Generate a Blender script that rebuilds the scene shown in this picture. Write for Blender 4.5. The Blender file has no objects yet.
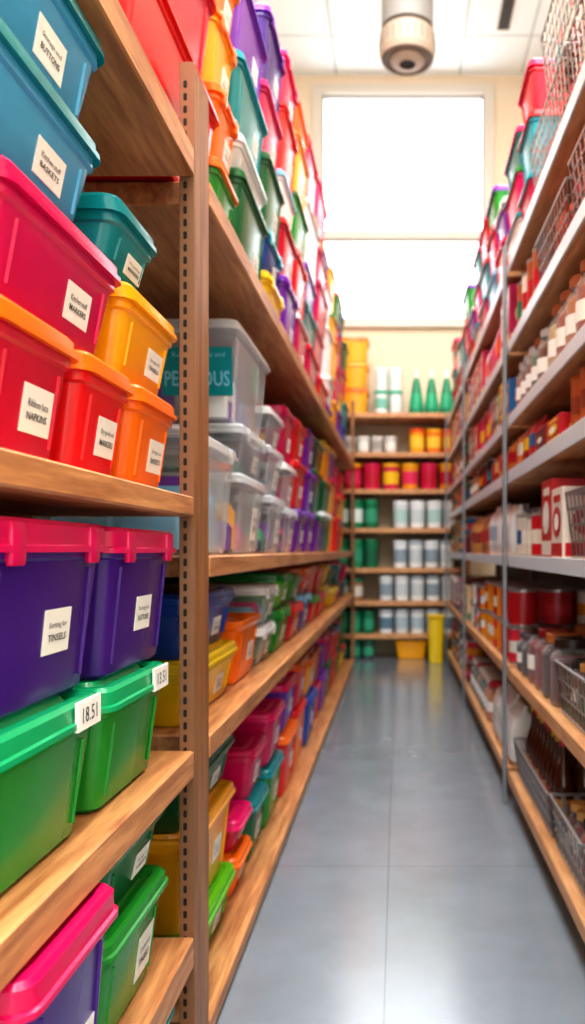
import bpy, math, random
from mathutils import Vector
R = random.Random(7)
sc = bpy.context.scene
sc.view_settings.view_transform = 'Standard'
sc.view_settings.gamma = .86

# ------------------------------------------------------------------ materials
def lin(h):
    h = h.lstrip('#'); o = []
    for i in (0, 2, 4):
        c = int(h[i:i+2], 16)/255
        o.append(c/12.92 if c <= .04045 else ((c+.055)/1.055)**2.4)
    return (o[0], o[1], o[2], 1)
MC = {}
def base(name):
    m = bpy.data.materials.new(name); m.use_nodes = True
    nt = m.node_tree; return m, nt, nt.nodes['Principled BSDF']
def plain(name, col, rough=.4, metal=0, var=.06, scale=30, alpha=1, bump=0, spec=.5):
    if name in MC: return MC[name]
    m, nt, b = base(name)
    c = lin(col)
    n = nt.nodes.new('ShaderNodeTexNoise'); n.inputs['Scale'].default_value = scale
    tc = nt.nodes.new('ShaderNodeTexCoord'); nt.links.new(tc.outputs['Object'], n.inputs['Vector'])
    mx = nt.nodes.new('ShaderNodeMix'); mx.data_type = 'RGBA'
    mx.inputs[6].default_value = tuple(min(1, x*(1-var)) for x in c[:3])+(1,)
    mx.inputs[7].default_value = tuple(min(1, x*(1+var)) for x in c[:3])+(1,)
    nt.links.new(n.outputs['Fac'], mx.inputs[0]); nt.links.new(mx.outputs[2], b.inputs['Base Color'])
    b.inputs['Roughness'].default_value = rough; b.inputs['Metallic'].default_value = metal
    b.inputs['Alpha'].default_value = alpha; b.inputs['Specular IOR Level'].default_value = spec
    MC[name] = m; return m
def seethrough(name, col, a0, a1, rough=.1):
    """thin clear plastic / glass: mostly transparent, denser and shinier at grazing angles"""
    if name in MC: return MC[name]
    m, nt, b = base(name)
    n = nt.nodes.new('ShaderNodeTexNoise'); n.inputs['Scale'].default_value = 12
    b.inputs['Base Color'].default_value = lin(col); b.inputs['Roughness'].default_value = rough
    b.inputs['Specular IOR Level'].default_value = 1.0
    lw = nt.nodes.new('ShaderNodeLayerWeight'); lw.inputs[0].default_value = .4
    mr = nt.nodes.new('ShaderNodeMapRange'); mr.inputs[3].default_value = a0; mr.inputs[4].default_value = a1
    nt.links.new(lw.outputs['Facing'], mr.inputs[0])
    ad = nt.nodes.new('ShaderNodeMath'); ad.operation = 'MULTIPLY_ADD'; ad.inputs[1].default_value = .05
    nt.links.new(n.outputs['Fac'], ad.inputs[0]); nt.links.new(mr.outputs[0], ad.inputs[2])
    nt.links.new(ad.outputs[0], b.inputs['Alpha'])
    MC[name] = m; return m
def wood(name, c1, c2, rough=.42):
    m, nt, b = base(name)
    tc = nt.nodes.new('ShaderNodeTexCoord'); mp = nt.nodes.new('ShaderNodeMapping')
    mp.inputs['Scale'].default_value = (14, 1.2, 14) if 'post' not in name else (18, 18, 1.2)
    nt.links.new(tc.outputs['Object'], mp.inputs[0])
    n = nt.nodes.new('ShaderNodeTexNoise'); n.inputs['Scale'].default_value = 3; n.inputs['Detail'].default_value = 6
    n.inputs['Distortion'].default_value = .8
    nt.links.new(mp.outputs[0], n.inputs['Vector'])
    n2 = nt.nodes.new('ShaderNodeTexNoise'); n2.inputs['Scale'].default_value = 18; n2.inputs['Detail'].default_value = 3
    nt.links.new(mp.outputs[0], n2.inputs['Vector'])
    ad = nt.nodes.new('ShaderNodeMath'); ad.operation = 'MULTIPLY_ADD'; ad.inputs[1].default_value = .3
    nt.links.new(n2.outputs['Fac'], ad.inputs[0]); nt.links.new(n.outputs['Fac'], ad.inputs[2])
    cr = nt.nodes.new('ShaderNodeValToRGB'); e = cr.color_ramp.elements
    e[0].position = .45; e[0].color = lin(c2); e[1].position = .85; e[1].color = lin(c1)
    nt.links.new(ad.outputs[0], cr.inputs[0]); nt.links.new(cr.outputs[0], b.inputs['Base Color'])
    b.inputs['Roughness'].default_value = rough
    return m
WOOD = wood('shelf_wood', 'DCA068', 'A0643A')
WOODD = wood('post_wood', 'AC7848', '7C4C2C', .45)
WOODB = wood('back_panel_wood', '6A3E22', '462814', .6)
WOODL = wood('pale_wood', 'E0AC7A', 'B87E4E', .45)
PAL = dict(magenta='D00858', pink='F21074', red='E4141C', crimson='CE0A36', orange='FA7608', yellow='FEAE0A',
           lemon='F2CC10', green='20902C', lime='60BC1C', dgreen='0C6434', teal='06888E', aqua='12A2B4', blue='104CB0',
           purple='441A82', violet='7824AC', mint='06A66A', white='F0F2F2', sky='80C4E4', navy='16284C', charcoal='2C2E34')
def P(k):
    if k == 'clear': return seethrough('clear_plastic', 'E8F0F6', .07, .65)
    if k == 'clearlid': return seethrough('frosted_clear_lid', 'EEF2F4', .34, .85, .2)
    if k == 'tblue': return plain('translucent_blue_plastic', '54B0DC', .2, alpha=.84, var=.06)
    return plain('plastic_'+k, PAL[k], .25, var=.05)
LABEL = plain('label_paper', 'F4F1EA', .7, var=.02)
INK = plain('label_ink', '3A3638', .7, var=.02)
METAL = plain('bronze_metal', '90684A', .45, .3)
DARK = plain('dark_slot', '1A1512', .8)
STEEL = plain('chrome_wire', 'B4B6B8', .3, .8)
PALE = plain('pale_shelf_steel', 'DCE6EE', .35, .1, var=.03)
GREY = plain('grey_steel_post', '868A8E', .4, .2)

# ------------------------------------------------------------------ mesh builder
class MB:
    def __init__(s): s.v = []; s.f = []; s.m = []; s.mats = []
    def mi(s, mat):
        if mat not in s.mats: s.mats.append(mat)
        return s.mats.index(mat)
    def add(s, vs, fs, mat):
        o = len(s.v); k = s.mi(mat)
        s.v += [tuple(v) for v in vs]
        for f in fs: s.f.append(tuple(i+o for i in f)); s.m.append(k)
    def loft(s, loops, mat, c=(0, 0, 0), cap0=True, cap1=True, seg=3):
        """loops: (hx, hy, z, r[, ox, oy])"""
        vs = []; fs = []; n = 4*(seg+1)
        for L in loops:
            hx, hy, z, r = L[:4]; ox = L[4] if len(L) > 4 else 0; oy = L[5] if len(L) > 5 else 0
            r = max(min(r, hx*.98, hy*.98), 1e-4)
            for q, (sx, sy) in enumerate(((1, 1), (-1, 1), (-1, -1), (1, -1))):
                for i in range(seg+1):
                    a = math.pi/2*(q+i/seg)
                    vs.append((c[0]+ox+sx*(hx-r)+r*math.cos(a), c[1]+oy+sy*(hy-r)+r*math.sin(a), c[2]+z))
        for l in range(len(loops)-1):
            for i in range(n):
                j = (i+1) % n
                fs.append((l*n+i, l*n+j, (l+1)*n+j, (l+1)*n+i))
        if cap0: fs.append(tuple(reversed(range(n))))
        if cap1: fs.append(tuple(range((len(loops)-1)*n, len(loops)*n)))
        s.add(vs, fs, mat)
    def box(s, x0, x1, y0, y1, z0, z1, mat, b=.003):
        hx, hy = (x1-x0)/2, (y1-y0)/2; b = min(b, hx*.4, hy*.4, (z1-z0)*.4)
        c = ((x0+x1)/2, (y0+y1)/2, 0)
        s.loft([(hx-b, hy-b, z0, b), (hx, hy, z0+b, b), (hx, hy, z1-b, b), (hx-b, hy-b, z1, b)], mat, c, seg=1)
    def lathe(s, prof, c, n=18):
        for k in range(1, len(prof)):
            r0, z0 = prof[k-1][:2]; r1, z1, mat = prof[k]
            vs = []
            for (r, z) in ((r0, z0), (r1, z1)):
                for i in range(n):
                    a = 2*math.pi*i/n; vs.append((c[0]+r*math.cos(a), c[1]+r*math.sin(a), c[2]+z))
            fs = [(i, (i+1) % n, n+(i+1) % n, n+i) for i in range(n)]
            s.add(vs, fs, mat)
    def wire(s, a, b, r, mat):
        a = Vector(a); b = Vector(b); d = (b-a).normalized()
        u = d.orthogonal().normalized(); w = d.cross(u); vs = []
        for p in (a, b):
            for k in range(5):
                t = 2*math.pi*k/5; vs.append(p+u*r*math.cos(t)+w*r*math.sin(t))
        s.add(vs, [(k, (k+1) % 5, 5+(k+1) % 5, 5+k) for k in range(5)]+[(4, 3, 2, 1, 0), (5, 6, 7, 8, 9)], mat)
    def done(s, name, loc=(0, 0, 0), rot=0, smooth=35):
        me = bpy.data.meshes.new(name); me.from_pydata(s.v, [], s.f)
        for m in s.mats: me.materials.append(m)
        me.polygons.foreach_set('material_index', s.m)
        me.polygons.foreach_set('use_smooth', [True]*len(s.f))
        me.update(); me.set_sharp_from_angle(angle=math.radians(smooth))
        o = bpy.data.objects.new(name, me); sc.collection.objects.link(o)
        o.location = loc; o.rotation_euler = (0, 0, rot); return o

TX = {}
def text_mesh(t):
    if t in TX: return TX[t]
    cu = bpy.data.curves.new('t', 'FONT'); cu.body = t; cu.resolution_u = 2; cu.offset = .012 if t.isupper() else 0
    o = bpy.data.objects.new('t', cu); sc.collection.objects.link(o)
    dg = bpy.context.evaluated_depsgraph_get(); ev = o.evaluated_get(dg); me = ev.to_mesh()
    vs = [tuple(v.co) for v in me.vertices]; fs = [tuple(p.vertices) for p in me.polygons]
    ev.to_mesh_clear(); bpy.data.objects.remove(o); bpy.data.curves.remove(cu)
    xs = [v[0] for v in vs]; ys = [v[1] for v in vs]
    x0, x1, y0, y1 = min(xs), max(xs), min(ys), max(ys)
    vs = [((v[0]-x0)/(x1-x0), (v[1]-y0)/(y1-y0)) for v in vs]
    TX[t] = (vs, fs, (x1-x0)/(y1-y0)); return TX[t]
WORDS1 = ['Sorting for', 'Storage and', 'Craft bits in', 'Kitchen stuff', 'Garden party', 'Ribbon lace', 'Dry goods etc', 'Party sundry']
WORDS2 = ['MARKERS', 'BASKETS', 'NAPKINS', 'BUTTONS', 'HABERDS', 'NAMETAG', 'TINSELS', 'CANDLES']
def put_text(mb, t, fx, y0, y1, z0, z1, mat=INK):
    vs, fs, _ = text_mesh(t)
    mb.add([(fx(z0+(z1-z0)*v), y0+(y1-y0)*u, z0+(z1-z0)*v) for (u, v) in vs], fs, mat)

def storage_bin(wy, dx, h, bc, lc, loc, rot=0, label=True, lidh=.03, lid=True, lpos=.18, lidtag=None,
                name='storage_bin', fill=None, sign=None, tall_label=False, clips=None):
    """front faces local +X"""
    mb = MB(); B = P(bc); L = P(lc if lc != 'clear' else 'clearlid') if lc else B
    if clips is None: clips = R.random() < .35
    hx, hy = dx/2, wy/2; o = .013; tp = .90
    bx, by = hx-o, hy-o; r = .022
    zt = h-lidh*.5 if lid else h
    tb = zt-.03
    loops = [(bx*tp-.006, by*tp-.006, .0, r), (bx*tp, by*tp, .006, r), (bx, by, tb, r)]
    def fx(z): return bx*tp+(bx-bx*tp)*(z-.006)/(tb-.006)
    if lid:
        loops += [(bx+.005, by+.005, tb+.003, r), (bx+.005, by+.005, zt, r)]
        mb.loft(loops, B, cap1=False)
        z0 = h-lidh
        mb.loft([(hx-.010, hy-.010, z0+.001, r), (hx, hy, z0, r+.004), (hx, hy, z0+.007, r+.004), (hx-.004, hy-.004, z0+.009, r+.004),
                 (hx-.005, hy-.005, h-.009, r), (hx-.010, hy-.010, h-.003, r), (hx-.022, hy-.022, h-.003, r),
                 (hx-.027, hy-.027, h-.009, r), (hx-.036, hy-.036, h-.009, r), (hx-.042, hy-.042, h, r)], L, cap0=False)
        for sy in (-1, 1):
            if clips:
                mb.loft([(.004, .014, z0-.014, .003), (.005, .016, z0-.009, .003), (.005, .016, h-.014, .003), (.003, .014, h-.008, .003)], L,
                        (hx-.004, sy*wy*.30, 0), seg=2)
            mb.loft([(.035, .004, z0-.012, .003), (.04, .005, z0-.006, .003), (.04, .005, z0+.004, .003)], L,
                    (0, sy*(hy-.007), 0), seg=2)
    else:
        loops += [(bx+.004, by+.004, tb+.004, r), (hx, hy, zt-.012, r), (hx, hy, zt-.002, r), (hx-.006, hy-.006, zt, r),
                  (bx-.004, by-.004, zt-.01, r), (bx*tp-.004, by*tp-.004, .008, r)]
        mb.loft(loops, B, cap1=True)
        if fill:
            for k, fc in enumerate(fill):
                F = P(fc)
                yy = -by*.7+2*by*.7*(k+.5)/len(fill)
                mb.loft([(bx*.7, by*.7/len(fill), .012, .01), (bx*.75, by*.8/len(fill), zt*.85, .01), (bx*.6, by*.6/len(fill), zt*.95+.004*(k % 2), .01)], F, (0, yy, 0))
    for sy in (-1, 1):
        y = sy*(by*tp-.024)
        mb.add([(fx(.02)-.002, y-.004, .02), (fx(.02)-.002, y+.004, .02), (fx(.02)+.003, y, .02),
                (fx(tb-.01)-.002, y-.004, tb-.01), (fx(tb-.01)-.002, y+.004, tb-.01), (fx(tb-.01)+.003, y, tb-.01)],
               [(0, 2, 5, 3), (2, 1, 4, 5)], B)
    if lid and bc == 'clear' and fill:
        n = len(fill)*2
        for k in range(n):
            for side in (-1, 1):
                F = P(R.choice(fill)); yy = -by*.78+2*by*.78*(k+.5)/n
                hh = tb*R.uniform(.3, .85); a = R.uniform(.6, .95)
                mb.loft([(bx*.36, by*.70/n, .012, .008), (bx*.38, by*.76*a/n, hh*.8, .012), (bx*.3, by*.6*a/n, hh, .012)], F, (side*bx*.42, yy, 0))
    if label:
        lw = min(.074, wy*.36); lh = min(.054, (tb)*.47)
        if tall_label: lh = tb*.55
        cy = lpos*wy; cz = tb*.5
        z0, z1 = cz-lh/2, cz+lh/2; y0, y1 = cy-lw/2, cy+lw/2
        f1 = lambda z: fx(z)+.0015
        mb.add([(f1(z0)-.0012, y0, z0), (f1(z0), y0, z0), (f1(z0), y1, z0), (f1(z0)-.0012, y1, z0),
                (f1(z1)-.0012, y0, z1), (f1(z1), y0, z1), (f1(z1), y1, z1), (f1(z1)-.0012, y1, z1)],
               [(1, 2, 6, 5), (0, 1, 5, 4), (2, 3, 7, 6), (4, 5, 6, 7), (0, 3, 2, 1)], LABEL)
        f2 = lambda z: fx(z)+.0022
        put_text(mb, R.choice(WORDS1), f2, y0+lw*.16, y1-lw*.16, z0+lh*.55, z0+lh*.71)
        put_text(mb, R.choice(WORDS2), f2, y0+lw*.16, y1-lw*.16, z0+lh*.28, z0+lh*.44)
    if lidtag:
        y1 = hy-.03; y0 = y1-.075; z0 = h-lidh+.002; z1 = h-.006
        mb.box(hx-.003, hx+.0015, y0, y1, z0-.006, z1+.003, LABEL, .0005)
        put_text(mb, lidtag, lambda z: hx+.0021, y0+.014, y1-.014, z0+.003, z1-.006)
    if sign:   # card on the near short side
        z0, z1 = tb*.28, tb*.86; x0, x1 = -bx*.12, bx*.95
        fy = lambda z: -(by*tp+(by-by*tp)*(z-.006)/(tb-.006))-.002
        SG = P('teal')
        mb.add([(x0, fy(z0), z0), (x1, fy(z0), z0), (x1, fy(z1), z1), (x0, fy(z1), z1)], [(0, 1, 2, 3)], SG)
        def T(t, xa, xb, za, zb):
            vs, fs, _ = text_mesh(t)
            mb.add([(xa+(xb-xa)*u, fy(za+(zb-za)*v)-.001, za+(zb-za)*v) for (u, v) in vs], fs, P('sky'))
        T(sign, x0+.008, x1-.008, z0+.025, z0+.065); T('Keepsake bits and', x0+.03, x1-.02, z1-.030, z1-.014)
    return mb.done(name, loc, rot)

XF = -.394
def lb(y0, y1, z0, z1, bc, lc, xf=XF, dx=.36, yaw=0, **k):
    g = .003
    return storage_bin(y1-y0-2*g, dx, z1-z0-.001, bc, lc, (xf-dx/2, (y0+y1)/2, z0+.0005), yaw, **k)

# ------------------------------------------------------------------ room shell
WX = 1.7; YB = 7.8; YF = -3.0; CH = 5.63
WALL = plain('cream_wall_paint', 'E2D5BF', .8, var=.02, scale=4)
WHITE = plain('white_window_frame', 'D2CDC4', .45, var=.02)
def room_box(name, x0, x1, y0, y1, z0, z1, mat):
    mb = MB(); mb.box(x0, x1, y0, y1, z0, z1, mat, .0005); return mb.done(name)
m, nt, b = base('polished_concrete')
tc = nt.nodes.new('ShaderNodeTexCoord')
mp = nt.nodes.new('ShaderNodeMapping'); mp.inputs['Location'].default_value = (.03, .62, 0)
nt.links.new(tc.outputs['Object'], mp.inputs[0])
br = nt.nodes.new('ShaderNodeTexBrick'); br.offset = 0; br.squash = 1
br.inputs['Scale'].default_value = 1; br.inputs['Brick Width'].default_value = 1.05; br.inputs['Row Height'].default_value = 1.05
br.inputs['Mortar Size'].default_value = .002; br.inputs['Mortar Smooth'].default_value = .3
br.inputs['Color1'].default_value = lin('858E96'); br.inputs['Color2'].default_value = lin('818B93'); br.inputs['Mortar'].default_value = lin('666E76')
nt.links.new(mp.outputs[0], br.inputs['Vector'])
n = nt.nodes.new('ShaderNodeTexNoise'); n.inputs['Scale'].default_value = 5; n.inputs['Detail'].default_value = 8; n.inputs['Roughness'].default_value = .6
nt.links.new(tc.outputs['Object'], n.inputs['Vector'])
mx = nt.nodes.new('ShaderNodeMix'); mx.data_type = 'RGBA'; mx.blend_type = 'OVERLAY'; mx.inputs[0].default_value = .22
nt.links.new(br.outputs['Color'], mx.inputs[6]); nt.links.new(n.outputs['Fac'], mx.inputs[7])
nt.links.new(mx.outputs[2], b.inputs['Base Color'])
mr = nt.nodes.new('ShaderNodeMapRange'); mr.inputs[3].default_value = .16; mr.inputs[4].default_value = .30
nt.links.new(n.outputs['Fac'], mr.inputs[0]); nt.links.new(mr.outputs[0], b.inputs['Roughness'])
b.inputs['Specular IOR Level'].default_value = 1.0
b.inputs['Coat Weight'].default_value = .8; b.inputs['Coat Roughness'].default_value = .16
room_box('floor', -WX, WX, YF, YB, -.1, 0, m)
m, nt, b = base('ceiling_tiles')
tc = nt.nodes.new('ShaderNodeTexCoord')
br = nt.nodes.new('ShaderNodeTexBrick'); br.offset = 0
br.inputs['Scale'].default_value = 1; br.inputs['Brick Width'].default_value = .6; br.inputs['Row Height'].default_value = .6
br.inputs['Mortar Size'].default_value = .012
br.inputs['Color1'].default_value = lin('ECF4F7'); br.inputs['Color2'].default_value = lin('E8F0F3'); br.inputs['Mortar'].default_value = lin('C0CACE')
nt.links.new(tc.outputs['Object'], br.inputs['Vector']); nt.links.new(br.outputs['Color'], b.inputs['Base Color'])
b.inputs['Roughness'].default_value = .9
room_box('ceiling', -WX, WX, YF, YB, CH, CH+.1, m)
room_box('wall_left', -WX-.12, -WX, YF, YB, 0, CH, WALL)
room_box('wall_right', WX, WX+.12, YF, YB, 0, CH, WALL)
wx0, wx1, wz0, wz1 = -.80, .90, 3.20, 5.50
mb = MB()
for a in ((-WX, wx0, 0, CH), (wx1, WX, 0, CH), (wx0, wx1, 0, wz0), (wx0, wx1, wz1, CH)):
    mb.box(a[0], a[1], YB, YB+.2, a[2], a[3], WALL, .0003)
mb.done('wall_back')
mb = MB(); fo = (-1.4, 1.4, .5, 4.2)  # opening added in the unseen front wall to let sky light in
for a in ((-WX, fo[0], 0, CH), (fo[1], WX, 0, CH), (fo[0], fo[1], 0, fo[2]), (fo[0], fo[1], fo[3], CH)):
    mb.box(a[0], a[1], YF-.2, YF, a[2], a[3], WALL, .0003)
mb.done('wall_front')
GLASS = plain('window_glass', 'FFFFFF', .05, alpha=.05, var=0)
FR2 = plain('window_inner_strip', '9A968F', .6, var=.02)  # darker strip along the inner edges of frame and rail
def window(name, x0, x1, z0, z1, y, rail, s):
    mb = MB(); t = .06
    ya, yb = (y-.03, y+.09) if s > 0 else (y-.09, y+.03)
    mb.box(x0-.03, x0+t, ya, yb, z0, z1, WHITE); mb.box(x1-t, x1+.03, ya, yb, z0, z1, WHITE)
    mb.box(x0-.03, x1+.03, ya-.001, yb, z1-t, z1+.03, WHITE); mb.box(x0-.06, x1+.06, ya-.03, yb, z0-.04, z0+.05, WHITE)
    mb.box(x0, x1, ya+.01, yb-.01, rail-.035, rail+.035, WHITE)
    yc = (ya+yb)/2
    for (a, b_) in ((x0+t, x0+t+.016), (x1-t-.016, x1-t)): mb.box(a, b_, yc-.02, yc+.02, z0+.05, z1-t, FR2, .001)
    for zz in (z0+.05, rail-.051, rail+.035, z1-t-.016): mb.box(x0+t+.016, x1-t-.016, yc-.02, yc+.02, zz, zz+.016, FR2, .001)
    mb.box(x0+t, x1-t, yc-.003, yc+.003, z0+.05, z1-t, GLASS, .0001)
    return mb.done(name)
window('window_1', wx0, wx1, wz0, wz1, YB, 4.07, 1)
window('added_front_window', fo[0], fo[1], fo[2], fo[3], YF, 2.6, -1)  # unseen window added behind the camera to brighten the aisle

BEIGE = plain('beige_housing', '9E8F80', .5, var=.03); BEI2 = plain('beige_dark', '5E5248', .6, var=.03)
GRYB = plain('grey_housing', '86847F', .5, var=.03)
mb = MB()
mb.lathe([(.0, .97, GRYB), (.195, .97, GRYB), (.195, .24, GRYB), (.18, .235, BEI2), (.18, .21, BEI2), (.205, .20, BEIGE), (.21, .06, BEIGE), (.195, .015, BEIGE), (.175, .0, BEI2),
          (.15, .012, BEI2), (.13, .012, BEI2), (.12, -.012, BEIGE), (.06, -.02, BEIGE), (.05, -.01, DARK), (0, -.01, DARK)], (0, 0, 0), 40)
for k in range(24):
    a = 2*math.pi*k/24
    mb.wire((.211*math.cos(a), .211*math.sin(a), .075), (.207*math.cos(a), .207*math.sin(a), .17), .003, BEI2)
mb.done('ceiling_speaker', (.07, 6.0, 4.66))
mb = MB(); mb.box(-.06, .06, -.5, .35, -.02, -.001, WHITE)
for k in (-.032, 0, .032): mb.box(k-.013, k+.013, -.48, .33, -.026, -.012, DARK, .001)
mb.done('ceiling_air_vent', (.93, 6.75, CH))

# ------------------------------------------------------------------ left shelving
XL = -.38; DB = -.90
def shelf_boards(x0, x1, ys, levels, mat, lip=None):
    mb = MB()
    for (y0, y1) in ys:
        for (zb, zt) in levels:
            mb.box(x0, x1, y0, y1, zb, zt, mat, .003)
            if lip: mb.box(x0-.006, x0-.0005, y0, y1, zb-.004, zt+.004, lip, .001)
    return mb
near = [(1.696, 1.749), (1.062, 1.099), (.575, .626), (.223, .279), (.02, .06)]
mb = shelf_boards(DB, XL, [(.35, 1.492)], near, WOOD)
mb.box(DB-.02, DB-.001, .35, 1.49, .02, 1.9, WOODB)
mb.box(-.41, XL, .29, .348, 0, 1.908, WOODD)
mb.done('wooden_shelf_unit')
mb = MB()
mb.box(-.4075, -.381, 1.50, 1.612, 0, 1.908, WOODD, .002)
mb.box(-.4085, -.3805, 1.494, 1.4995, 0, 1.912, METAL, .0008)
z = .03
while z < 1.88:
    mb.loft([(.0022, .0006, z, .0005), (.0034, .0012, z+.002, .0006), (.0034, .0012, z+.012, .0006), (.0022, .0006, z+.014, .0005)], DARK, (-.3975, 1.4945, 0), seg=1)
    z += .0235
mb.box(-.90, -.87, 1.50, 1.60, 0, 1.908, WOODD)
mb.done('perforated_shelf_post')
far = [(1.696, 1.745), (.945, .988), (.578, .626), (.012, .050)]
mb = shelf_boards(DB, XL, [(1.616, 6.95)], far, WOOD)
mb.box(-.408, XL-.001, 6.953, 7.01, 0, 2.3, WOODD)
mb.box(DB, DB+.03, 6.953, 7.01, 0, 1.9, WOODD)
mb.box(DB-.02, DB-.001, 1.616, 6.95, .02, 1.9, WOODB)
mb.done('wooden_shelf_unit')

Bt = 1.099; NC = dict(clips=False)
lb(.78, 1.012, Bt, Bt+.165, 'crimson', 'orange', lpos=.1, **NC)
lb(1.014, 1.22, Bt, Bt+.163, 'red', 'orange', lpos=.1, **NC)
lb(1.225, 1.455, Bt, Bt+.163, 'orange', 'orange', lpos=.12, **NC)
lb(.55, .777, Bt, Bt+.165, 'magenta', 'orange', **NC)
lb(.80, 1.165, Bt+.166, 1.41, 'magenta', 'magenta', lpos=.15, **NC)
lb(1.175, 1.455, Bt+.164, 1.405, 'yellow', 'yellow', lpos=.16, **NC)
lb(.52, .795, Bt+.166, 1.41, 'orange', 'yellow', **NC)
lb(.74, 1.085, 1.411, 1.545, 'tblue', 'teal', lpos=.12, **NC)
lb(1.13, 1.335, 1.407, 1.515, 'teal', 'teal', lpos=.12, **NC)
lb(.74, 1.10, 1.546, 1.690, 'tblue', 'teal', lpos=.1, **NC)
lb(.76, 1.115, .816, 1.038, 'purple', 'magenta', lidh=.04, lpos=.1, clips=True)
lb(1.12, 1.45, .812, 1.036, 'purple', 'magenta', lidh=.04, lpos=.05, clips=True)
lb(.75, 1.090, .627, .815, 'green', 'mint', lidh=.036, label=False, lidtag='18.51', **NC)
lb(1.095, 1.40, .627, .811, 'green', 'mint', lidh=.036, label=False, lidtag='13.51', **NC)
lb(.78, 1.05, .280, .573, 'purple', 'magenta', xf=-.358, lidh=.04, lpos=.15, clips=False)
lb(1.092, 1.40, .280, .458, 'green', 'green', lpos=.2, tall_label=True, **NC)
lb(1.10, 1.38, .459, .572, 'dgreen', 'dgreen', lid=False, lpos=.2)
lb(.80, 1.12, .061, .215, 'green', 'mint'); lb(1.13, 1.44, .061, .215, 'teal', 'aqua')
XG = -.415
lb(1.24, 1.885, 1.7455+.004, 2.02, 'red', 'red', xf=XG, label=False, dx=.42, **NC)
lb(1.26, 1.86, 2.021, 2.27, 'crimson', 'red', xf=XG, label=False, dx=.42, **NC)
lb(1.28, 1.87, 2.271, 2.50, 'red', 'red', xf=XG, label=False, dx=.42, **NC)
lb(.70, 1.22, 1.75, 2.0, 'orange', 'red', xf=XG, label=False, dx=.42, **NC)

def stack(y0, y1, z0, specs, xf=XG, gapx=.012, yaw=0, **k):
    z = z0
    for (bc, lc, h) in specs:
        e = R.uniform(0, .012)
        kw = dict(k)
        if bc == 'clear': kw['fill'] = [R.choice(['white', 'sky', 'pink', 'violet', 'yellow', 'mint', 'orange', 'navy', 'charcoal']) for _ in range(3)]
        lb(y0+e, y1-R.uniform(0, .01), z, z+h, bc, lc, xf=xf-R.uniform(0, gapx), dx=.38, yaw=R.uniform(-yaw, yaw), **kw); z += h+.0005
At = 1.7455
S = [(1.895, 2.15, [('green', 'orange', .2), ('orange', 'orange', .18), ('yellow', 'orange', .19), ('orange', 'yellow', .17), ('yellow', 'orange', .15)]),
     (2.16, 2.60, [('dgreen', 'dgreen', .30), ('white', 'white', .10), ('teal', 'aqua', .22), ('violet', 'violet', .24)]),
     (2.61, 3.0, [('lemon', 'lemon', .18), ('blue', 'aqua', .15), ('dgreen', 'dgreen', .24), ('magenta', 'pink', .24), ('purple', 'violet', .24)]),
     (3.01, 3.40, [('violet', 'violet', .30), ('crimson', 'red', .22), ('white', 'sky', .18), ('red', 'red', .26), ('magenta', 'pink', .2)]),
     (3.41, 3.84, [('magenta', 'white', .28), ('red', 'red', .28), ('green', 'dgreen', .24), ('yellow', 'orange', .26), ('orange', 'orange', .15)])]
for a in S: stack(a[0], a[1], At+.0005, a[2], label=True)
rest = ['red', 'yellow', 'magenta', 'teal', 'orange', 'violet', 'green', 'white', 'pink', 'lemon', 'crimson', 'blue', 'dgreen', 'magenta', 'red']
last = [None]
def rcol(l=rest):
    # neighbouring bins often come from the same set
    if last[0] in l and R.random() < .35: c = last[0]
    else: c = R.choice(l)
    last[0] = c
    return (c, c if R.random() < .6 else R.choice(l))
def fillrow(y, yend, z0, zmax, hmin, hmax, wmin, wmax, cols=rest, **k):
    while y < yend-wmin:
        w = min(R.uniform(wmin, wmax), yend-y); sp = []; z = z0; top = zmax-R.uniform(0, .16) if zmax > 2.8 else zmax
        while True:
            h = R.uniform(hmin, hmax)
            if z+h > top: break
            sp.append(rcol(cols)+(h,)); z += h+.001
        stack(y, y+w, z0, sp, **k); y += w+.02
fillrow(3.85, 6.9, At+.0005, 3.15, .15, .32, .32, .55, label=False, gapx=.04, yaw=.015)
Ft = .9885
stack(1.64, 2.14, Ft, [('clear', 'clear', .275)], label=False)
stack(2.16, 2.60, Ft, [('clear', 'clear', .225), ('clear', 'clear', .135)], tall_label=True)
storage_bin(.54, .38, .265, 'clear', 'clear', (XG-.19-.004, 2.38, Ft+.3625), label=False, fill=['white', 'sky', 'white', 'violet'], sign='PEARIOUS')
stack(2.67, 3.02, Ft, [('clear', 'clear', .20), ('clear', 'clear', .17), ('clear', 'white', .13)], tall_label=True)
stack(3.04, 3.40, Ft, [('clear', 'clear', .18), ('clear', 'white', .17), ('magenta', 'magenta', .22)])
fillrow(3.42, 4.19, Ft, 1.68, .17, .22, .34, .4, cols=['magenta', 'violet', 'red', 'teal', 'clear', 'pink'])
fillrow(4.20, 6.9, Ft, 1.68, .15, .26, .34, .5, label=False, gapx=.03)
Ct = .6265
stack(1.64, 2.14, Ct, [('lemon', 'lemon', .14), ('blue', 'blue', .14)])
stack(2.16, 2.50, Ct, [('orange', 'orange', .18)], lid=False, fill=['red', 'orange'])
stack(2.52, 2.84, Ct, [('clear', 'white', .13), ('clear', 'white', .13)])
stack(2.86, 3.2, Ct, [('green', 'green', .16), ('lime', 'green', .13)])
stack(3.22, 3.6, Ct, [('crimson', 'red', .15), ('green', 'green', .12)]); stack(3.62, 4.0, Ct, [('blue', 'sky', .17), ('red', 'orange', .12)])
fillrow(4.05, 6.9, Ct, .93, .12, .16, .32, .45, label=False, gapx=.03)
Gt = .0505
stack(1.64, 2.12, Gt, [('lime', 'lime', .135), ('yellow', 'yellow', .215), ('dgreen', 'dgreen', .13)])
stack(2.14, 2.36, Gt, [('orange', 'orange', .12), ('crimson', 'pink', .10)])
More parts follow.
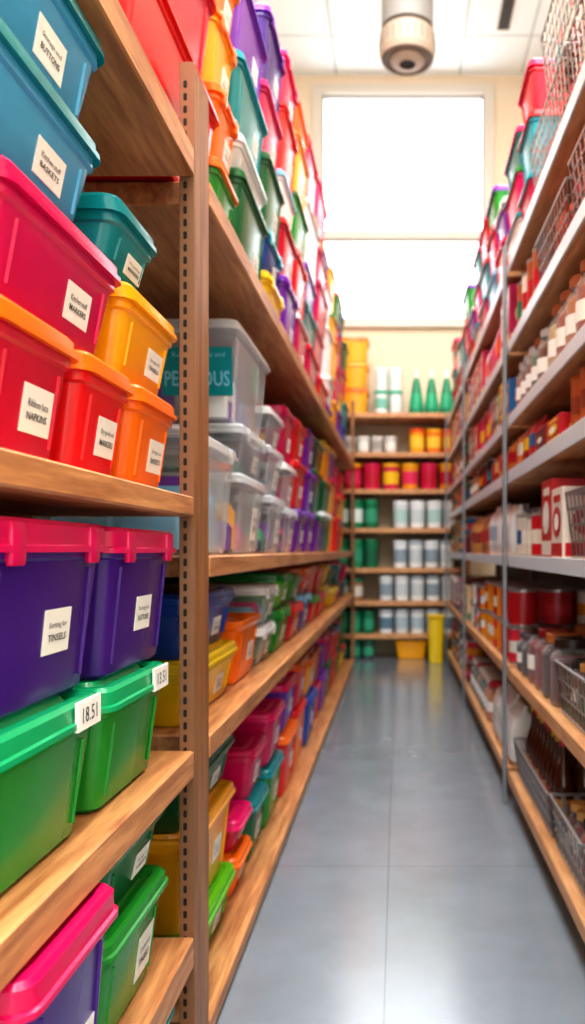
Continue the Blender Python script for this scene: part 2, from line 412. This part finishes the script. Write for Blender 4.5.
stack(2.38, 2.66, Gt, [('dgreen', 'teal', .19), ('magenta', 'magenta', .16)], lpos=.1)
stack(2.68, 3.0, Gt, [('green', 'teal', .21), ('magenta', 'pink', .19)]); stack(3.02, 3.4, Gt, [('red', 'orange', .24), ('violet', 'pink', .2)])
stack(3.42, 3.8, Gt, [('orange', 'red', .26), ('red', 'orange', .2)]); stack(3.82, 4.19, Gt, [('blue', 'blue', .24), ('yellow', 'orange', .18)])
fillrow(4.22, 6.9, Gt, .56, .17, .24, .34, .48, label=False, gapx=.03)

# ------------------------------------------------------------------ goods
def M(h, rough=.35, **k): return plain('goods_'+h, h, rough, **k)
TIN = plain('tin_metal', 'B4B2AE', .3, .6); COPPER = plain('copper_lid', 'B05E2C', .35, .5)
def can(mb, x, y, z, r, h, lab, top=None, band=None):
    top = top or TIN; band = band or lab
    mb.lathe([(0, .001, TIN), (r*.96, .001, TIN), (r, .004, TIN), (r*.98, .008, TIN), (r*.98, h*.3, lab), (r*.985, h*.3, band), (r*.985, h*.62, band), (r*.98, h*.62, lab),
              (r*.98, h-.012, lab), (r*1.01, h-.010, top), (r*1.01, h-.002, top), (r*.93, h, top), (r*.9, h-.004, top), (0, h-.004, top)], (x, y, z))
def jar(mb, x, y, z, r, h, cont, lidm, glass, lab=None):
    mb.lathe([(0, .001, glass), (r*.9, .001, glass), (r, .012, glass), (r, h*.7, glass), (r*.72, h*.84, glass), (r*.72, h*.88, glass)], (x, y, z))
    mb.lathe([(0, .006, cont), (r*.90, .006, cont), (r*.96, .014, cont), (r*.96, h*.66, cont), (r*.7, h*.76, cont), (0, h*.77, cont)], (x, y, z))
    if lab: mb.lathe([(r*1.0, h*.25, lab), (r*1.01, h*.25, lab), (r*1.01, h*.5, lab), (r*1.0, h*.5, lab)], (x, y, z))
    mb.lathe([(r*.7, h*.86, lidm), (r*.8, h*.86, lidm), (r*.8, h*.99, lidm), (r*.75, h, lidm), (0, h, lidm)], (x, y, z))
def bottle(mb, x, y, z, r, h, body, cap, lab):
    mb.lathe([(0, .001, body), (r*.9, .001, body), (r, .01, body), (r, h*.15, body), (r*1.01, h*.15, lab), (r*1.01, h*.36, lab), (r, h*.36, body), (r, h*.5, body), (r*.8, h*.6, body),
              (r*.38, h*.75, body), (r*.32, h*.92, body), (r*.4, h*.92, cap), (r*.4, h*.99, cap), (0, h, cap)], (x, y, z), 14)
def cone(mb, x, y, z, r, h, body, cap, lab):
    mb.lathe([(0, .001, body), (r, .001, body), (r, h*.12, body), (r*.92, h*.25, lab), (r*.75, h*.45, lab), (r*.45, h*.72, body), (r*.28, h*.8, body), (r*.28, h*.97, cap), (0, h, cap)], (x, y, z), 14)
def tub(mb, x, y, z, r, h, body, lidm, lab):
    mb.lathe([(0, .001, body), (r*.84, .001, body), (r*.87, .01, body), (r*.89, h*.2, body), (r*.905, h*.2, lab), (r*.94, h*.68, lab), (r*.93, h*.68, body), (r*.95, h*.85, body), (r, h*.85, lidm),
              (r, h*.97, lidm), (r*.95, h, lidm), (r*.8, h, lidm), (r*.78, h*.98, lidm), (0, h*.98, lidm)], (x, y, z), 20)
def carton(mb, x, y, z, sx, sy, h, m1, m2):
    mb.box(x-sx/2, x+sx/2, y-sy/2, y+sy/2, z, z+h, m1, .002)
    x0 = x-sx/2-.0008; y0 = y-sy/2-.0008; n = 16
    mb.box(x0, x0+.002, y-sy*.46, y+sy*.46, z+h*.04, z+h*.22, m2, .0004)
    mb.box(x0, x0+.002, y-sy*.30, y+sy*.30, z+h*.80, z+h*.9, m2, .0004)
    mb.box(x-sx*.46, x+sx*.46, y0, y0+.002, z+h*.04, z+h*.22, m2, .0004)
    def disc(rad, mat, e):
        mb.add([(x0-e, y-sy*rad*math.cos(2*math.pi*i/n), z+h*.52+h*rad*.6*math.sin(2*math.pi*i/n)) for i in range(n)], [tuple(range(n))], mat)
        mb.add([(x+sx*rad*math.cos(2*math.pi*i/n), y0-e, z+h*.52+h*rad*.6*math.sin(2*math.pi*i/n)) for i in range(n)], [tuple(range(n))], mat)
    disc(.36, m2, .0004); disc(.2, LABEL, .0009)
def bag(mb, x, y, z, sx, sy, h, m1, m2):
    hx, hy = sx/2, sy/2
    mb.loft([(hx*.8, hy*.85, 0, .02), (hx, hy, h*.08, .03), (hx*1.0, hy*1.0, h*.3, .03)], m1, (x, y, z), cap1=False)
    mb.loft([(hx, hy, h*.3, .03), (hx*.98, hy*.98, h*.6, .03)], m2, (x, y, z), cap0=False, cap1=False)
    mb.loft([(hx*.98, hy*.98, h*.6, .03), (hx*.75, hy*.95, h*.8, .02), (hx*.2, hy*.9, h*.9, .005), (hx*.1, hy*.92, h, .003)], m1, (x, y, z), cap0=False)
def basket(x0, x1, y0, y1, z0, h, name='wire_basket'):
    mb = MB(); t = .012; r = .0026
    def rect(z, e, rr):
        p = [(x0-e, y0-e, z), (x1+e, y0-e, z), (x1+e, y1+e, z), (x0-e, y1+e, z)]
        for i in range(4): mb.wire(p[i], p[(i+1) % 4], rr, STEEL)
    x0 += t; x1 -= t; y0 += t; y1 -= t
    nz = max(3, int(h/.04))
    for k in range(nz+1):
        f = k/nz; rect(z0+.005+(h-.010)*f, -.012+.018*f, .0048 if k in (0, nz) else r)
    def vert(xb, yb, xt, yt): mb.wire((xb, yb, z0+.005), (xt, yt, z0+h-.005), r, STEEL)
    ny = max(3, int((y1-y0)/.04)); nx = max(3, int((x1-x0)/.04))
    for k in range(ny+1):
        f = k/ny; yb = y0+.012+(y1-y0-.024)*f; yt = y0-.006+(y1-y0+.012)*f
        vert(x0+.012, yb, x0-.006, yt); vert(x1-.012, yb, x1+.006, yt)
        mb.wire((x0+.012, yb, z0+.004), (x1-.012, yb, z0+.004), r, STEEL)
    for k in range(nx+1):
        f = k/nx; xb = x0+.012+(x1-x0-.024)*f; xt = x0-.006+(x1-x0+.012)*f
        vert(xb, y0+.012, xt, y0-.006); vert(xb, y1-.012, xt, y1+.006)
    return mb.done(name)

# ------------------------------------------------------------------ right shelving
XR = .43; XRB = .88
ys = [(.9, 3.13), (3.19, 5.1), (5.16, 6.95)]
mb = shelf_boards(XR, XRB, ys, [(.09, .135), (.495, .54)], WOODL)
b2 = shelf_boards(XR+.007, XRB, ys, [(.94, .975), (1.265, 1.305), (1.485, 1.52), (1.775, 1.812), (2.09, 2.13)], WOODL, PALE)
o = len(mb.v); mb.v += b2.v
for f, k in zip(b2.f, b2.m):
    mb.f.append(tuple(i+o for i in f)); mb.m.append(mb.mi(b2.mats[k]))
for y in (.87, 3.16, 5.13, 6.98):
    mb.box(XR-.016, XR-.002, y-.015, y+.015, 0, 2.2, GREY); mb.box(XRB-.03, XRB, y-.02, y+.02, 0, 2.2, GREY)
mb.box(XRB+.001, XRB+.015, .87, 6.98, .05, 2.14, plain('shelf_back_panel', '7A644C', .6))
mb.done('metal_shelf_unit')
RL = [.1355, .5405, .9755, 1.3055, 1.5205, 1.8125, 2.1305]
def group(name, y0, y1, z, fn, step, rows, stackn=1, sh=0):
    mb = MB()
    for x in rows:
        y = y0+step/2
        while y <= y1-step/2+1e-6:
            nn = stackn if stackn == 1 or R.random() > .2 else stackn-1
            for s in range(nn): fn(mb, x, y, z+s*sh)
            y += step
    return mb.done(name)
def runs(cols, k=2):
    st = {'n': 0, 'c': None}
    def nxt():
        if st['n'] <= 0: st['n'] = R.randint(1, k); st['c'] = (R.choice(cols), R.choice(cols))
        st['n'] -= 1; return st['c']
    return nxt
def cans(y0, y1, lv, cols, r=.05, h=.13, top=None, n=1, name='tin_cans'):
    nx = runs(cols)
    def f(mb, x, y, z):
        a, b_ = nx(); can(mb, x, y, z, r, h-(R.uniform(0, .02) if n == 1 else 0), M(a), top, M(b_))
    group(name, y0, y1, RL[lv], f, r*2.12, (XR+.02+r, XR+.04+3*r, XR+.06+5*r), n, h+.001)
GL = seethrough('jar_glass', 'E8F0EE', .05, .4)
def jars(y0, y1, lv, cols, lids, r=.055, h=.15, n=1, name='glass_jars', lab=True):
    group(name, y0, y1, RL[lv], lambda mb, x, y, z: jar(mb, x, y, z, r, h, M(R.choice(cols), .3), M(R.choice(lids)), GL, LABEL if lab or R.random() < .2 else None), r*2.1, (XR+.02+r, XR+.04+3*r, XR+.06+5*r), n, h+.001)
def cartons(y0, y1, lv, c1, c2, h=.2, sy=.15, sx=.16, n=1, name='food_cartons'):
    def f(mb, x, y, z):
        a = R.choice(c1); b_ = R.choice([c for c in c2 if c != a] or c2)
        hh = h*(R.uniform(.8, 1) if n == 1 else 1)
        carton(mb, x, y, z, sx, sy, hh, M(a), M(b_))
    group(name, y0, y1, RL[lv], f, sy+.006, (XR+.015+sx/2, XR+.03+1.5*sx), n, h+.001)
def bags(y0, y1, lv, c1, c2, h=.2, sy=.13, sx=.09, name='snack_bags'):
    group(name, y0, y1, RL[lv], lambda mb, x, y, z: bag(mb, x, y, z, sx, sy, h*R.uniform(.85, 1), M(R.choice(c1), .3), M(R.choice(c2), .3)), sy+.01, (XR+.02+sx/2, XR+.035+1.5*sx, XR+.05+2.5*sx))
REDS = ['C01420', 'A01018', 'D83040', 'E8E2D6']; WARM = ['C01420', 'E8E2D6', 'E09020', 'B83A20', 'E6C090', 'F0F0EC', '6A2C14']
PINK = ['D81864', 'E84890', 'C01050', 'F0D8E0', 'E85828']
MIX = ['C01420', 'D83040', 'E8E2D6', '147A50', 'E89818', '1468A4', 'F0F0F0', 'D81864', '5A2A14', '08909C', 'F0C020', '28343C', '7A1C24', 'B05A28']
def inb(y0, y1, lv, h, fn, step, name, x1=.40):
    basket(XR+.012, XR+x1, y0, y1, RL[lv], h)
    mb = MB(); x = XR+.012+.032+step/2
    while x < XR+x1-.03-step/2+.001:
        y = y0+.035+step/2
        while y < y1-.03-step/2+.001: fn(mb, x, y, RL[lv]+.008); y += step
        x += step
    mb.done(name)
fbot = lambda mb, x, y, z: bottle(mb, x, y, z, .031, .28, M('4A2008', .1), M(R.choice(['C01420', 'E0A020'])), M(R.choice(['C88838', 'A8401C'])))
fjam = lambda mb, x, y, z: jar(mb, x, y, z, .035, .15, M(R.choice(['6A0C14', '8A1414', '3A0A10', 'C04C18']), .3), M(R.choice(['981820', 'C89850', '1C1C1C'])), GL, LABEL if R.random() < .4 else None)
fpk = lambda mb, x, y, z: bag(mb, x, y, z, .07, .075, R.uniform(.20, .25), M(R.choice(PINK+['C01420', '7A1C24']), .3), M(R.choice(WARM), .3))
fpk2 = lambda mb, x, y, z: bag(mb, x, y, z, .07, .075, R.uniform(.17, .22), M(R.choice(MIX), .3), M(R.choice(MIX), .3))
inb(1.45, 1.92, 0, .15, fjam, .075, 'jam_jars'); inb(1.94, 2.36, 0, .15, fjam, .075, 'jam_jars')
inb(2.38, 3.10, 0, .14, fbot, .066, 'brown_glass_bottles')
bags(3.2, 4.0, 0, ['E6E2DA', 'F0F0EC'], ['E6E2DA', 'D0CCC4'], .26, .2, .13, name='flour_bags')
jars(4.0, 5.1, 0, ['7A1420', '3C5C3C', 'C8702C'], ['E8E2D6', 'C01420'], .06, .2); cans(5.16, 6.9, 0, MIX, .055, .14, n=2)
inb(1.45, 1.88, 1, .15, fpk2, .085, 'snack_packets'); inb(1.9, 2.28, 1, .15, fjam, .075, 'jam_jars')
jars(2.3, 2.85, 1, ['5A0A10', '3A0C0A', '8A1810', '9A3414'], ['8A1418', 'B86A30', '2A1A1A'], .065, .2, lab=False)
jars(2.86, 3.12, 1, ['1A1614', '2A1A1A'], ['1A1A1C', '58585C'], .055, .15, 1, lab=False)
cans(3.2, 4.3, 1, ['C01420', 'E8E2D6', 'D83040', 'E89818'], .06, .15, n=2); cans(4.3, 5.1, 1, MIX, .055, .13, n=2); cartons(5.16, 6.9, 1, WARM, MIX, .26, .16)
inb(1.45, 1.80, 2, .18, fpk2, .085, 'snack_packets'); inb(1.81, 2.14, 2, .18, fpk, .085, 'snack_packets')
cartons(2.16, 2.64, 2, ['E8E0D4', 'C01420'], ['C01420', 'E8E0D4'], .245, .155, .17)
cans(2.65, 3.12, 2, ['E8E2D6', '2C5C8C', 'C01420', 'D8D0C0'], .052, .16, n=1)
bags(3.2, 4.0, 2, ['F0F0EC', 'DCE4EA'], ['F0F0EC', 'A8C0D0'], .24, .15); bags(4.0, 5.1, 2, ['C87020', 'D89840', '9A4C18', 'E8B020'], ['7A3410', 'E0C080', 'C01420'], .24, .14)
cans(5.16, 6.9, 2, MIX, .05, .12, n=2)
cans(1.5, 2.14, 3, ['B05828', 'D8C8A8', '8A3C20', 'E8E2D6'], .05, .16, COPPER)
cartons(2.2, 2.65, 3, ['C01420', 'D03010', '8A1018', 'E87818'], ['E8E2D6', '6A0C14', 'F0C020'], .075, .2, .18, n=2, name='packaged_meals')
bags(2.66, 3.12, 3, ['C01420', 'E87818', 'A01018'], ['F0C020', 'E8E2D6', '1468A4'], .17, .12)
bags(3.2, 4.0, 3, ['5A2410', 'A01018', 'C87020'], ['C01420', 'E0C080'], .17, .13); cans(4.0, 4.6, 3, MIX, .05, .16); jars(4.6, 5.1, 3, ['7A1420', 'C8702C'], ['C01420', 'E8E2D6'], .05, .16); cans(5.16, 6.9, 3, MIX, .05, .16)
cans(1.5, 1.95, 4, ['D8C8A8', 'B04828', 'E8E0D0', '9A6A40', 'C8A878'], .058, .19, COPPER)
jars(1.96, 2.5, 4, ['C87830', 'B04820', 'D8B880', '8A3C18'], ['A85828', 'B8683C'], .06, .21)
jars(2.53, 3.12, 4, ['A85018', 'C01420', '7C3810', '3C6C3C'], ['A85828', 'C8C8C8'], .055, .19); cartons(3.2, 3.9, 4, MIX, WARM, .2, .1); cans(3.9, 4.5, 4, MIX, .05, .2); cartons(4.5, 5.1, 4, MIX, WARM, .22, .12); cans(5.16, 6.9, 4, MIX, .055, .2)
inb(1.5, 2.1, 5, .2, fpk, .085, 'snack_packets'); inb(2.12, 2.6, 5, .18, fpk, .085, 'snack_packets')
cans(2.62, 3.12, 5, ['E8E0D0', 'C01420', 'B05828', '147A50', '1468A4'], .055, .2); cartons(3.2, 3.6, 5, PINK, WARM, .26, .13); bags(3.6, 4.2, 5, PINK, PINK, .25, .13); cartons(4.2, 5.1, 5, MIX, WARM, .25, .12); cartons(5.16, 6.9, 5, MIX, PINK, .25, .15)
inb(1.5, 2.1, 6, .22, fpk, .085, 'snack_packets'); inb(2.12, 2.7, 6, .22, fpk, .085, 'snack_packets')
RL.append(RL[6]+.262); inb(2.0, 2.5, 7, .2, fpk2, .085, 'snack_packets')
def rb(y0, y1, z0, z1, bc, lc):
    storage_bin(y1-y0-.008, .36, z1-z0-.001, bc, lc, (XR+.02+.18, (y0+y1)/2, z0+.0005), math.pi, label=False)
y = 2.76
rc = ['magenta', 'aqua', 'crimson', 'white', 'pink', 'teal', 'red', 'violet', 'sky', 'magenta', 'green']
i = 0
while y < 6.6:
    w = R.uniform(.26, .40); z = RL[6]; top = 2.64+R.uniform(0, .14)
    while z+.16 < top:
        h = R.uniform(.15, .24); rb(y, y+w, z, z+h, rc[i % 11], rc[(i*5+1) % 11]); z += h+.001; i += 1
    y += w+.01

# ------------------------------------------------------------------ back shelving
BX0, BX1, BY0, BY1 = -.62, .62, 7.28, 7.72
bl = [2.25, 1.89, 1.555, 1.20, .836, .535, .234]
mb = MB()
for z in bl: mb.box(BX0, BX1, BY0, BY1, z-.045, z, WOODL)
for x in (BX0-.04, BX1+.001): mb.box(x, x+.039, BY0, BY1, 0, 2.25, WOODL)
mb.box(BX0, BX1, BY1+.001, BY1+.02, 0, 2.25, plain('back_shelf_backing', 'CDBD9C', .7))
mb.done('wooden_shelf_unit')
def tubs(name, x0, x1, z, r, h, bodies, lids, labs, n=1, rows=2):
    mb = MB()
    for rr in range(rows):
        x = x0+r
        while x <= x1-r+1e-6:
            for s in range(n): tub(mb, x, BY0+.03+r+rr*2.1*r, z+.0005+s*(h+.001), r, h, M(R.choice(bodies)), M(R.choice(lids)), M(R.choice(labs)))
            x += 2.06*r
    mb.done(name)
GR = ['1C8C5C', '157A50']; WH = ['F0F2F0', 'E0E4E4']
tubs('plastic_tubs', -.22, .09, 2.25, .065, .21, WH, ['3CB490', 'F0F2F0'], ['DCEAE6', '88C8B4'], 2)
mb = MB()
for x in (.17, .31, .45, .58):
    cone(mb, x, BY0+.12, 2.2505, .068, .42, M('0C8C60'), M('F0F2F0'), M('18A878'))
mb.done('green_bottles')
def bb(x, z, w, h, bc, lc, y=BY0+.2):
    storage_bin(w, .34, h, bc, lc, (x, y, z+.0005), -math.pi/2, label=False)
for k in range(3): bb(-.44, 2.25+k*.235, .34, .232, 'yellow', 'yellow' if k % 2 else 'orange')
tubs('plastic_tubs', .1, .58, 1.89, .075, .22, ['F0801C', 'F0A810'], ['E8540C', 'F0A810'], ['F8C840', 'E84010'])
tubs('plastic_tubs', -.5, .05, 1.89, .06, .15, ['C8C4BC', 'D8D4CC'], ['E0DCD4'], ['A8A49C', 'F0ECE4'])
tubs('plastic_tubs', -.5, .58, 1.555, .085, .24, ['D0184C', 'E89810', 'C01030'], ['E8A810', 'D0184C'], ['F0C020', 'E03060', 'C01838'])
tubs('plastic_tubs', -.58, -.07, 1.2, .065, .26, GR, GR, ['3CA47C', 'E0F0E8']); tubs('plastic_tubs', -.05, .58, 1.2, .075, .25, WH, WH, ['D0D8D8', 'B8D8D0'])
tubs('plastic_tubs', -.58, -.07, .836, .065, .26, GR, GR, ['3CA47C', '1C6C4C']); tubs('plastic_tubs', -.05, .58, .836, .07, .25, WH, WH+['B8C0C4'], ['D0D8D8', '98A8B0'])
tubs('plastic_tubs', -.58, -.2, .535, .065, .2, ['A87850', '5C3C2C'], GR, ['E0D8C8']); tubs('plastic_tubs', -.18, .58, .535, .07, .23, WH, WH+['B8C0C4'], ['D0D8D8', '98A8B0'])
tubs('plastic_tubs', -.58, -.2, .234, .06, .2, GR, GR, ['3CA47C']); tubs('plastic_tubs', -.18, .58, .234, .07, .22, WH, ['C8CCD0'], ['B8C8D0', '6C8C9C'])
tubs('plastic_tubs', -.58, -.1, 0, .06, .17, ['1C5C4C', '404850'], GR, ['3CA47C'])
bb(.12, 0, .30, .17, 'yellow', 'yellow')
storage_bin(.16, .20, .42, 'lemon', 'lemon', (.335, 7.12, .0005), -math.pi/2, label=False, lid=False, name='yellow_waste_bin')

# ------------------------------------------------------------------ light
w = bpy.data.worlds.new('sky'); sc.world = w; w.use_nodes = True
bg = w.node_tree.nodes['Background']; bg.inputs[0].default_value = (.93, .97, 1, 1); bg.inputs[1].default_value = 5.0
def area(name, loc, rot, sx, sy, p, col=(1, 1, 1), portal=False):
    l = bpy.data.lights.new(name, 'AREA'); l.shape = 'RECTANGLE'; l.size = sx; l.size_y = sy; l.energy = p; l.color = col
    o = bpy.data.objects.new(name, l); sc.collection.objects.link(o); o.location = loc; o.rotation_euler = rot
    if portal: l.cycles.is_portal = True
    return o
area('window_portal', ((wx0+wx1)/2, YB+.22, (wz0+wz1)/2), (-math.pi/2, 0, 0), wx1-wx0, wz1-wz0, 1, portal=True)
area('window_portal', (0, YF-.22, (fo[2]+fo[3])/2), (math.pi/2, 0, 0), fo[1]-fo[0], fo[3]-fo[2], 1, portal=True)  # portal for the opening added behind the camera
for y, p in ((-1.6, 190), (.6, 225), (2.6, 190), (4.6, 105)):
    mb = MB(); mb.box(-.95, 1.25, y-.33, y+.33, CH-.06, CH-.001, WHITE); mb.done('ceiling_light_panel')
    area('ceiling_lamp', (.15, y, CH-.07), (0, 0, 0), 2.1, .6, p, (.94, .97, 1))

# ------------------------------------------------------------------ camera
cd = bpy.data.cameras.new('camera'); cam = bpy.data.objects.new('camera', cd); sc.collection.objects.link(cam)
cam.location = (0, 0, 1); cam.rotation_euler = (math.pi/2, 0, 0)
cd.sensor_fit = 'VERTICAL'; cd.sensor_height = 36; cd.lens = 36*800/1024
cd.shift_x = -105.5/1024; cd.shift_y = 38/1024
cd.clip_start = .02
cd.dof.use_dof = True; cd.dof.focus_distance = 1.15; cd.dof.aperture_fstop = 3.6
sc.camera = cam
